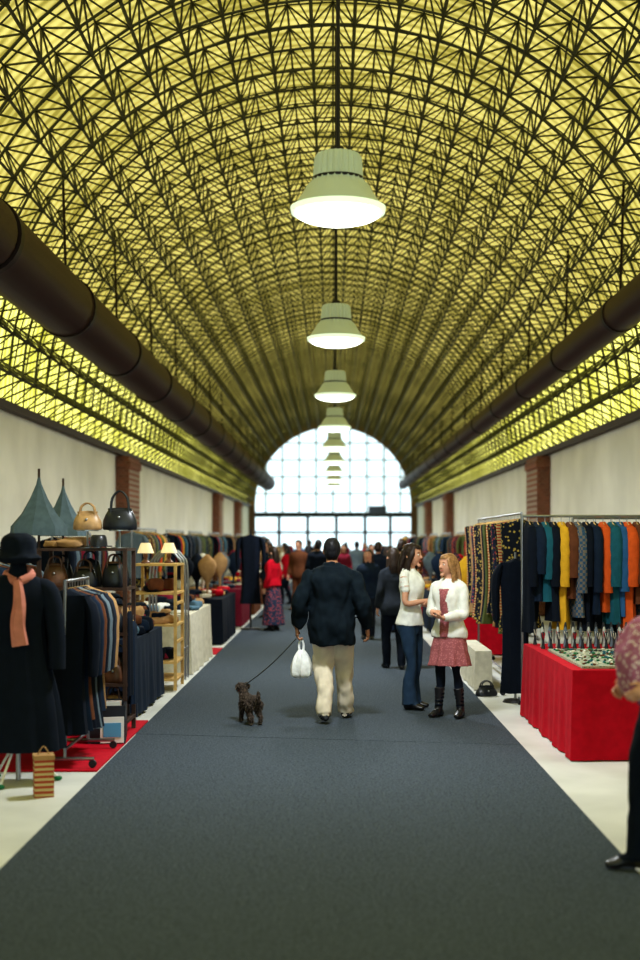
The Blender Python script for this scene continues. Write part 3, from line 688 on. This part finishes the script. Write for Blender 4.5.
for x,y in((-2.2,15.65),(-1.95,15.85)):
    g=G(); g.tube([(0,0,0),(0,0,.02),(0,0,.05),(0,0,.09),(0,0,.13)],[.055,.05,.02,.03,.012],LBROWN,n=18,sub=3); g.tube([(0,0,.12),(0,0,.24)],[.10,.055],SHADE,n=28,cap=False); g.tube([(0,0,.1),(0,0,.235)],[.006]*2,CHROME,n=6)
    g.obj('table_lamp',(x,y,1.476))
g=G(); drape(g,-2.7,-1.86,17.3,20.2,.78,CREAM,amp=.045); heap(g,-2.7,-1.86,17.3,20.2,.78,30,[WHITE,CREAM,WINE,TAN,LBLUE,BROWN,BLACK],s=.11,hh=.05); heap(g,-2.7,-2.0,17.5,20,.86,12,[BLACK,BROWN,WINE,TAN],s=.11,hh=.07); g.obj('linen_stall_table',ang=75)
g=G()
for k in range(3):
    y=k*.3; g.tube([(-.2,y,0),(-.2,y,1.3),(-.13,y,1.55),(0,y,1.63),(.13,y,1.55),(.2,y,1.3),(.2,y,0)],[.014]*7,CHROME,n=8,sub=4)
g.tube([(0,0,1.63),(0,.6,1.63)],[.012]*2,CHROME,n=8)
for s in(-1,1): g.tube([(s*.2,0,.4),(s*.2,.6,.4)],[.012]*2,CHROME,n=8)
g.obj('arched_display_stand',(-2.05,16.4,0))
g=G(); garment(g,(0,0,1.85),(1,0,0),(0,1,0),.42,1.35,.16,BLACK); g.tube([(0,0,0),(0,0,.03)],[.2,.18],DMETAL,n=20); g.tube([(0,0,.02),(0,0,1.95)],[.016]*2,DMETAL,n=8); g.obj('coat_stand',(-1.6,25.9,.013))
# parasols
PAR=cl('cloth_parasol_grey',(.11,.16,.20))
for x,y in((-3.22,14.6),(-3.42,16.9)):
    g=G(); n=32; vs=[];rows=[(0,2.50),(.03,2.36),(.10,2.2),(.19,2.04),(.31,1.90),(.32,1.80)]
    for r,z in rows:
        for k in range(n):
            a=2*pi*k/n; rr=r*(1-.10*abs(math.sin(4*a))); vs.append((rr*math.cos(a),rr*math.sin(a),z))
    fs=[(j*n+k,(j+1)*n+k,(j+1)*n+(k+1)%n,j*n+(k+1)%n) for j in range(5) for k in range(n)]
    g.add(vs,fs,PAR); g.tube([(0,0,.03),(0,0,2.53)],[.014]*2,DWOOD,n=10); g.tube([(0,0,0),(0,0,.06)],[.22,.18],DMETAL,n=24)
    for k in range(8): a=2*pi*k/8; g.tube([(0,0,1.8),(.27*math.cos(a),.27*math.sin(a),1.88)],[.006]*2,DWOOD,n=5)
    g.obj('parasol',(x,y,0))
# ------------------------------------------------------------ world, camera
w=D.worlds.new('World'); sc.world=w; w.use_nodes=True
bgk=w.node_tree.nodes['Background']; bgk.inputs['Color'].default_value=(.74,.93,1.0,1); bgk.inputs['Strength'].default_value=1.6
cam=D.cameras.new('camera'); co=D.objects.new('camera',cam); COL.objects.link(co); co.location=(0,0,1.75); co.rotation_euler=(pi/2,0,0)
cam.lens=50; cam.sensor_width=36; cam.shift_y=60/960; cam.shift_x=-13/960; cam.clip_end=300
cam.dof.use_dof=True; cam.dof.focus_distance=12.9; cam.dof.aperture_fstop=1.15
sc.camera=co
sc.view_settings.view_transform='Standard'
try: sc.view_settings.look='Medium High Contrast'
except Exception as e: print('look',e)
sc.view_settings.exposure=.08
